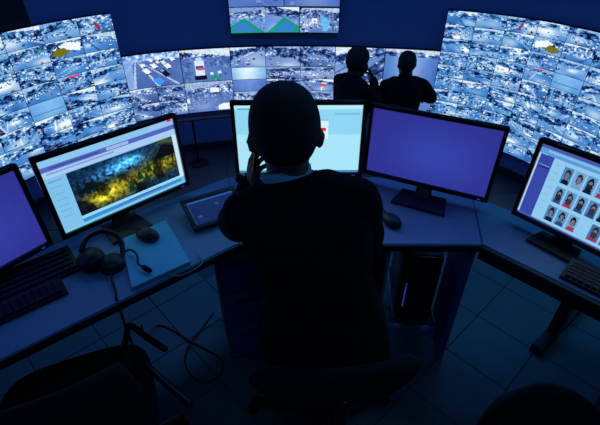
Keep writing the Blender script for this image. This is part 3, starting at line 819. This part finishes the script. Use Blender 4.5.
lc = office_chair(-.705, .73, R(23), 'empty black office chair pushed to the left desk wing, at the lower left', bw=.46, bz=(.50, .88), by=-.22, wrap=.05, arms=False, lean=.05)
for a, b in (((-.597, .985, .555), (-.449, .888, .555)), ((-.52, .845, .555), (-.326, .695, .555))):      # its two open tube arms
    w2 = lc.matrix_basis.inverted()
    a, b = w2 @ Vector(a), w2 @ Vector(b); c = Vector((a.x * .55, a.y * .55, .40))
    MB().tube(smooth_path([c, a.lerp(c, .25), a, a.lerp(b, .5), b]), .011, 8).build('tube_arm', 'chair_metal', lc, True)

# ------------------------------------------------------------------ people
def remeshed(mb, voxel, it=3, fac=.5):
    me = mb.mesh('tmp'); o = bpy.data.objects.new('tmp', me); COL.objects.link(o)
    m = o.modifiers.new('r', 'REMESH'); m.mode = 'VOXEL'; m.voxel_size = voxel
    if it:
        s = o.modifiers.new('s', 'SMOOTH'); s.factor = fac; s.iterations = it
    dg = bpy.context.evaluated_depsgraph_get(); dg.update()
    ev = o.evaluated_get(dg); out = bpy.data.meshes.new_from_object(ev)
    bpy.data.objects.remove(o); bpy.data.meshes.remove(me)
    return out

def join_meshes(name, meshes):
    bm = bmesh.new()
    for m in meshes: bm.from_mesh(m)
    out = bpy.data.meshes.new(name); bm.to_mesh(out); bm.free()
    for m in meshes: bpy.data.meshes.remove(m)
    out.polygons.foreach_set('use_smooth', [True] * len(out.polygons))
    return out

def hand(mb, wrist, d, n, side, curl=.5, spread=.012, k=1.0, thumb_in=.4):
    """palm, four jointed fingers of unequal length and a thumb off the palm's side; d = finger direction, n = palm normal"""
    d = Vector(d).normalized(); n = Vector(n); n = (n - d * n.dot(d)).normalized(); s = d.cross(n) * side
    w = Vector(wrist)
    for t in (-.028, -.010, .010, .028):                    # palm: four flat ridges merged by the remesh
        mb.tube([w + s * t * .6 * k, w + d * .045 * k + s * t * k, w + d * .085 * k + s * t * k], [.015 * k, .0145 * k, .012 * k], 10)
    mb.tube([w - d * .03 * k, w + d * .02 * k], [.021 * k, .022 * k], 12)
    for t, L in ((-.031, .070), (-.011, .080), (.010, .075), (.030, .058)):
        p = w + d * .082 * k + s * t * k; pts = [p]; ang = .0; dd = d.copy()
        for q, f in enumerate((.46, .30, .24)):
            ang = curl * (.55, 1.0, .8)[q]
            dd = (dd * math.cos(ang) + n * math.sin(ang)).normalized() if q == 0 else (dd * math.cos(ang) + (n - dd * n.dot(dd)).normalized() * math.sin(ang)).normalized()
            p = p + dd * L * f * k + s * t * .12 * k; pts.append(p)
        mb.tube(pts, [.0088 * k, .0082 * k, .0076 * k, .0066 * k], 10)
    b = w + d * .025 * k - s * .028 * k
    td = (d * .75 - s * .65 + n * thumb_in).normalized()
    p1 = b + td * .036 * k; td2 = (d * .95 - s * .15 + n * (thumb_in + .2)).normalized(); p2 = p1 + td2 * .030 * k; p3 = p2 + (td2 + d * .3).normalized() * .022 * k
    mb.tube([b - d * .008 * k, p1, p2, p3], [.0135 * k, .0105 * k, .0095 * k, .0075 * k], 10)

def head_parts(mb, M):
    mb.ball((0, -.012, .032), (.0785, .096, .098), M, 32, 20)
    mb.ball((0, .026, -.030), (.062, .070, .094), M, 28, 18)
    mb.ball((0, .052, -.100), (.036, .036, .028), M)
    mb.ball((0, .082, .026), (.050, .016, .012), M)
    mb.tube([(0, .094, .012), (0, .106, -.012), (0, .114, -.030)], [.008, .010, .013], 10, M)
    mb.ball((0, .091, -.062), (.024, .011, .006), M); mb.ball((0, .090, -.073), (.021, .011, .007), M)
    for sx in (-1, 1):
        mb.ball((sx * .040, .072, -.028), (.022, .018, .016), M)
        E = M @ Matrix.Translation((sx * .0790, -.006, .0)) @ Matrix.Rotation(sx * R(18), 4, 'Z') @ Matrix.Rotation(R(-8), 4, 'X')
        mb.ball((0, 0, 0), (.009, .019, .032), E); mb.tube([(0, -.012, .022), (sx * .006, -.018, .006), (sx * .004, -.012, -.018)], .005, 8, E)

def hair_mesh(M, low=-.055, front=.045, puff=.007, ripple=.0):
    u, v = 48, 30; rng_ = random.Random(2); bm = bmesh.new(); g_ = []
    for i in range(v + 1):
        a = math.pi * i / v; row = []
        for k in range(u):
            q = 2 * math.pi * k / u
            j = 1 + ripple * (0 if i in (0, v) else rng_.uniform(-1, 1))
            sa, ca = abs(math.sin(a)) ** .86, math.copysign(abs(math.cos(a)) ** .92, math.cos(a))
            p = Vector((sa * math.cos(q) * (.0785 + puff) * j, -.012 + sa * math.sin(q) * (.096 + puff) * j, .030 + ca * (.098 + puff) * j)) if True else Vector((math.sin(a) * math.cos(q) * (.0785 + puff) * j, -.012 + math.sin(a) * math.sin(q) * (.096 + puff) * j, .030 + math.cos(a) * (.100 + puff) * j))
            if p.z < .03: p.x *= 1 - .20 * min(1, (.03 - p.z) / .09) ** 1.3
            row.append(bm.verts.new(p))
        g_.append(row)
    for i in range(v):
        for k in range(u):
            vs_ = [g_[i][k], g_[i + 1][k], g_[i + 1][(k + 1) % u], g_[i][(k + 1) % u]]
            c = sum((x.co for x in vs_), Vector()) / 4
            lim = low if c.y < -.035 else (low + (c.y + .035) / .055 * .075 if c.y < .02 else .02 + (c.y - .02) * 1.0)
            if c.z > lim and c.y < front + .05: bm.faces.new(vs_)
    bmesh.ops.delete(bm, geom=[x for x in bm.verts if not x.link_faces], context='VERTS')
    bmesh.ops.remove_doubles(bm, verts=bm.verts, dist=.0004)
    bmesh.ops.recalc_face_normals(bm, faces=bm.faces)
    r = bmesh.ops.solidify(bm, geom=bm.faces[:], thickness=-.010 if False else .010)
    for x in bm.verts: x.co = M @ x.co
    me = bpy.data.meshes.new('hair'); bm.to_mesh(me); bm.free()
    me.polygons.foreach_set('use_smooth', [True] * len(me.polygons))
    return me

def band(mb, M, rx, ry, z0, z1, th, dip=0., gap=0.):
    """a cloth band standing around an axis (collars, cuffs)"""
    n = 40; vs = []; fs = []
    for i in range(n):
        q = 2 * math.pi * i / n; c, s = math.cos(q), math.sin(q); dz = -dip * max(0, s)
        for r_, z in ((0, z0), (th, z0), (th, z1), (0, z1)):
            vs.append((c * (rx + r_), s * (ry + r_), z + dz))
    for i in range(n):
        for k in range(4): fs.append((i * 4 + k, ((i + 1) % n) * 4 + k, ((i + 1) % n) * 4 + (k + 1) % 4, i * 4 + (k + 1) % 4))
    mb.add(vs, fs, M)

def person(loc, rz, J, label, group, skin, voxel=.007, hv=.0036, hairk={}):
    """J: joints in local coordinates; one continuous body, clothing and hair are its children"""
    T = Matrix.Identity(4)
    HM = Matrix.Translation(J['head']) @ Matrix.Scale(J.get('head_k', 1.0), 4) @ Matrix.Rotation(J.get('head_yaw', 0), 4, 'Z') @ Matrix.Rotation(J.get('head_pitch', 0), 4, 'X') @ Matrix.Rotation(J.get('head_roll', 0), 4, 'Y')
    b = MB(); head_parts(b, HM)
    nb = Vector(J['neck']); b.tube([HM @ Vector((0, -.022, -.05)), nb + Vector((0, 0, .03)), nb - Vector((0, 0, .05))], [.054 * J.get('neck_k', 1), .056 * J.get('neck_k', 1), .062], 18)
    b.loft([(x, y, z, rx - .016, ry - .016, (r[0] if r else 0)) for x, y, z, rx, ry, *r in J['torso']], 28)
    hands = MB()
    for sd in ('l', 'r'):
        sh, el, wr = (Vector(J[sd + k]) for k in ('sh', 'el', 'wr'))
        b.tube([sh, sh.lerp(el, .5), el, el.lerp(wr, .4), wr], [.050, .044, .037, .035, .024], 14)
        h = J[sd + 'hand']
        hand(hands, wr, h[0], h[1], 1 if sd == 'r' else -1, *h[2:])
        hp, kn, an, toe = (Vector(J[sd + k]) for k in ('hip', 'kn', 'an', 'toe'))
        b.tube([hp, hp.lerp(kn, .5), kn, kn.lerp(an, .35), an], [.078, .070, .054, .052, .036], 16)
        b.tube([an, an.lerp(toe, .5) - Vector((0, 0, .02)), toe], [.034, .034, .026], 12)
    me = join_meshes('person', [remeshed(b, voxel, 2), remeshed(hands, hv, 1)])
    root = link('person', me, skin); root.location = loc; root.rotation_euler = (0, 0, rz); root.scale = (J.get('root_k', 1),) * 3
    tag(root, label, 'person', group)
    # jacket: torso and sleeves as one garment
    j = MB(); j.loft(J['torso'], 32)
    for sd in ('l', 'r'):
        sh, el, wr = (Vector(J[sd + k]) for k in ('sh', 'el', 'wr'))
        end = el.lerp(wr, .93)
        j.tube([sh, sh.lerp(el, .35), sh.lerp(el, .75), el, el.lerp(end, .25), el.lerp(end, .7), end], [.070, .066, .060, .056, .053, .045, .040], 18)
        q = Vector(J['neck']); j.tube([sh, sh.lerp(q, .45), q - Vector((0, .0, .035))], [.068, .062, .050], 14)
    jm = remeshed(j, voxel * .9, 5, .55); jm.polygons.foreach_set('use_smooth', [True] * len(jm.polygons))
    # cloth creases
    co_ = np.zeros(len(jm.vertices) * 3); jm.vertices.foreach_get('co', co_); co_ = co_.reshape(-1, 3)
    no_ = np.zeros_like(co_).ravel(); jm.vertices.foreach_get('normal', no_); no_ = no_.reshape(-1, 3)
    wv = np.sin(co_[:, 2] * 46 + co_[:, 0] * 22) * np.sin(co_[:, 0] * 19 - co_[:, 2] * 12 + 1.3) * .0035
    jm.vertices.foreach_set('co', (co_ + no_ * wv[:, None]).ravel()); jm.update()
    ja = link('jacket', jm, 'suit', root)
    # shirt collar and jacket collar around the neck
    CM = Matrix.Translation(nb) @ Matrix.Rotation(J.get('collar_roll', 0), 4, 'Y') @ Matrix.Rotation(J.get('collar_pitch', R(-14)), 4, 'X')
    c = MB(); band(c, CM, .061, .064, -.012, J.get('collar_h', .034), .0045, .012); auto_smooth(c.build('shirt_collar', 'shirt' if J.get('shirt', True) else 'suit', root), 60)
    c = MB(); band(c, CM, .071, .074, -.05, J.get('collar_h', .034) - .020, .007, .035); auto_smooth(c.build('jacket_collar', 'suit', ja), 60)
    for sd in ('l', 'r'):
        el, wr = Vector(J[sd + 'el']), Vector(J[sd + 'wr']); ax = (wr - el).normalized()
        M = Matrix.Translation(el.lerp(wr, .955)) @ ax.to_track_quat('Z', 'Y').to_matrix().to_4x4()
        c = MB(); band(c, M, .030, .030, -.03, .012, .004); auto_smooth(c.build('shirt_cuff', 'shirt' if J.get('shirt', True) else 'suit', root), 60)
    t = MB()
    for sd in ('l', 'r'):
        hp, kn, an = (Vector(J[sd + k]) for k in ('hip', 'kn', 'an'))
        t.tube([hp, hp.lerp(kn, .5), kn, kn.lerp(an, .4), an], [.098, .086, .070, .062, .054], 18)
    x, y, z, rx, ry = J['torso'][0][:5]; t.loft([(x, y, z - .07, rx * .82, ry * .8), (x, y, z + .03, rx * .93, ry * .9), (x, y, z + .12, rx * .86, ry * .86)], 28)
    tm = remeshed(t, .010, 4); tm.polygons.foreach_set('use_smooth', [True] * len(tm.polygons)); link('trousers', tm, 'trouser', root)
    for sd in ('l', 'r'):
        an, toe = Vector(J[sd + 'an']), Vector(J[sd + 'toe']); d = (toe - an); d.z = 0; d.normalize(); z0 = J.get('floor', 0.) + .003
        M = Matrix.Translation((an.x, an.y, 0)) @ Matrix.Rotation(math.atan2(-d.x, d.y), 4, 'Z')
        MB().loft([(0, .065, z0, .046, .14), (0, .065, z0 + .025, .047, .142), (0, .055, z0 + .05, .043, .125), (0, .015, z0 + .085, .040, .075), (0, -.01, z0 + .11, .040, .052)], 24, 2.4, M).build('shoe', 'shoe', root, True)
    link('hair', hair_mesh(HM, **hairk), 'hair', root)
    for sx in (-1, 1):
        e = MB().ball((sx * .031, .0765, .004), .0120, HM, 12, 8).build('eye', 'eye_white', root, True)
        MB().ball((sx * .031, .0868, .003), (.0055, .0025, .0055), HM, 10, 6).build('pupil', 'hair', e, True)
    return root

# the seated man, seen from behind, phone held to his left ear
O = Vector((.085, .88, 0))
def L(x, y, z): return (x - O.x, y - O.y, z)
def TR(x, y, z, rx, ry, roll=0): return (x - O.x, y - O.y, z, rx, ry, roll)
J = dict(head=L(-.036, .975, 1.281), head_yaw=R(4), head_pitch=R(-8), head_roll=R(-3), neck=L(-.030, .945, 1.172),
    torso=[TR(.09, .875, .485, .190, .135), TR(.088, .868, .56, .205, .145), TR(.082, .865, .66, .198, .140), TR(.072, .866, .75, .184, .130), TR(.060, .872, .85, .160, .120), TR(.045, .88, .95, .154, .118), TR(.022, .89, 1.03, .168, .118, R(4)), TR(.005, .90, 1.09, .178, .110, R(7)), TR(-.002, .915, 1.135, .150, .095, R(9)), TR(-.018, .93, 1.165, .095, .078, R(8)), TR(-.028, .94, 1.185, .066, .066, R(4))],
    lsh=L(-.140, .925, 1.075), lel=L(-.205, 1.075, .935), lwr=L(-.140, 1.065, 1.085), lhand=((.16, -.26, .95), (.95, .30, .05), .45, .012, .92, .25),
    rsh=L(.145, .918, 1.125), rel=L(.198, 1.00, .90), rwr=L(.10, 1.22, .800), rhand=((-.45, .88, -.10), (0, -.1, -1), .35, .012, .92),
    lhip=L(-.005, .93, .53), lkn=L(-.07, 1.36, .53), lan=L(-.07, 1.34, .10), ltoe=L(-.075, 1.47, .035),
    rhip=L(.175, .93, .53), rkn=L(.22, 1.36, .53), ran=L(.20, 1.34, .10), rtoe=L(.205, 1.47, .035), collar_roll=R(-13), collar_pitch=R(-20), collar_h=.036, head_k=1.03)
person(tuple(O), 0, J, 'seated man in a dark suit seen from behind, holding a phone to his ear', None, 'skin', .006, .0034, dict(low=-.030))
sp = empty('mobile_phone', (-.124, 1.040, 1.195), 0, 'black mobile phone held to the seated man\'s left ear', 'phone')
PM = Matrix.Rotation(R(8), 4, 'Z') @ Matrix.Rotation(R(8), 4, 'Y') @ Matrix.Rotation(R(12), 4, 'X')
auto_smooth(MB().box((0, 0, 0), (.009, .066, .135), PM, .003).build('case', 'black_gloss', sp))
MB().box((.0047, 0, 0), (.001, .060, .124), PM).build('screen_glass', 'black_gloss', sp)

# two men standing in the lower hall
def std(**k):
    d = dict(head=(0, .01, 1.63), neck=(0, -.01, 1.485),
        torso=[(0, 0, .80, .175, .120), (0, 0, .90, .185, .125), (0, 0, 1.0, .172, .118), (0, 0, 1.12, .172, .115), (0, .0, 1.25, .190, .122), (0, -.005, 1.36, .195, .118), (0, -.01, 1.42, .170, .098), (0, -.01, 1.46, .105, .075), (0, -.01, 1.49, .066, .066)],
        lsh=(-.175, -.01, 1.40), rsh=(.175, -.01, 1.40), lel=(-.25, -.03, 1.12), rel=(.25, -.03, 1.12), lwr=(-.22, .06, .92), rwr=(.22, .06, .92),
        lhand=((.1, .1, -1), (1, 0, 0), .4, .012, .95), rhand=((-.1, .1, -1), (-1, 0, 0), .4, .012, .95),
        lhip=(-.09, 0, .90), lkn=(-.10, .02, .50), lan=(-.11, -.01, .09), ltoe=(-.13, .13, .035), rhip=(.09, 0, .90), rkn=(.10, .02, .50), ran=(.11, -.01, .09), rtoe=(.13, .13, .035),
        shirt=False, collar_h=.03, neck_k=1.12)
    d.update(k); return d
JA = std(root_k=1.03, head=(.0, .035, 1.60), head_pitch=R(-6), rel=(.150, .195, 1.22), rwr=(.055, .18, 1.445), rhand=((-.35, -.25, .9), (-.5, -.8, 0), .9, .012, .95),
         lel=(-.225, .03, 1.13), lwr=(-.02, .22, 1.14), lhand=((.95, .15, .05), (0, -1, 0), .4, .012, .95))
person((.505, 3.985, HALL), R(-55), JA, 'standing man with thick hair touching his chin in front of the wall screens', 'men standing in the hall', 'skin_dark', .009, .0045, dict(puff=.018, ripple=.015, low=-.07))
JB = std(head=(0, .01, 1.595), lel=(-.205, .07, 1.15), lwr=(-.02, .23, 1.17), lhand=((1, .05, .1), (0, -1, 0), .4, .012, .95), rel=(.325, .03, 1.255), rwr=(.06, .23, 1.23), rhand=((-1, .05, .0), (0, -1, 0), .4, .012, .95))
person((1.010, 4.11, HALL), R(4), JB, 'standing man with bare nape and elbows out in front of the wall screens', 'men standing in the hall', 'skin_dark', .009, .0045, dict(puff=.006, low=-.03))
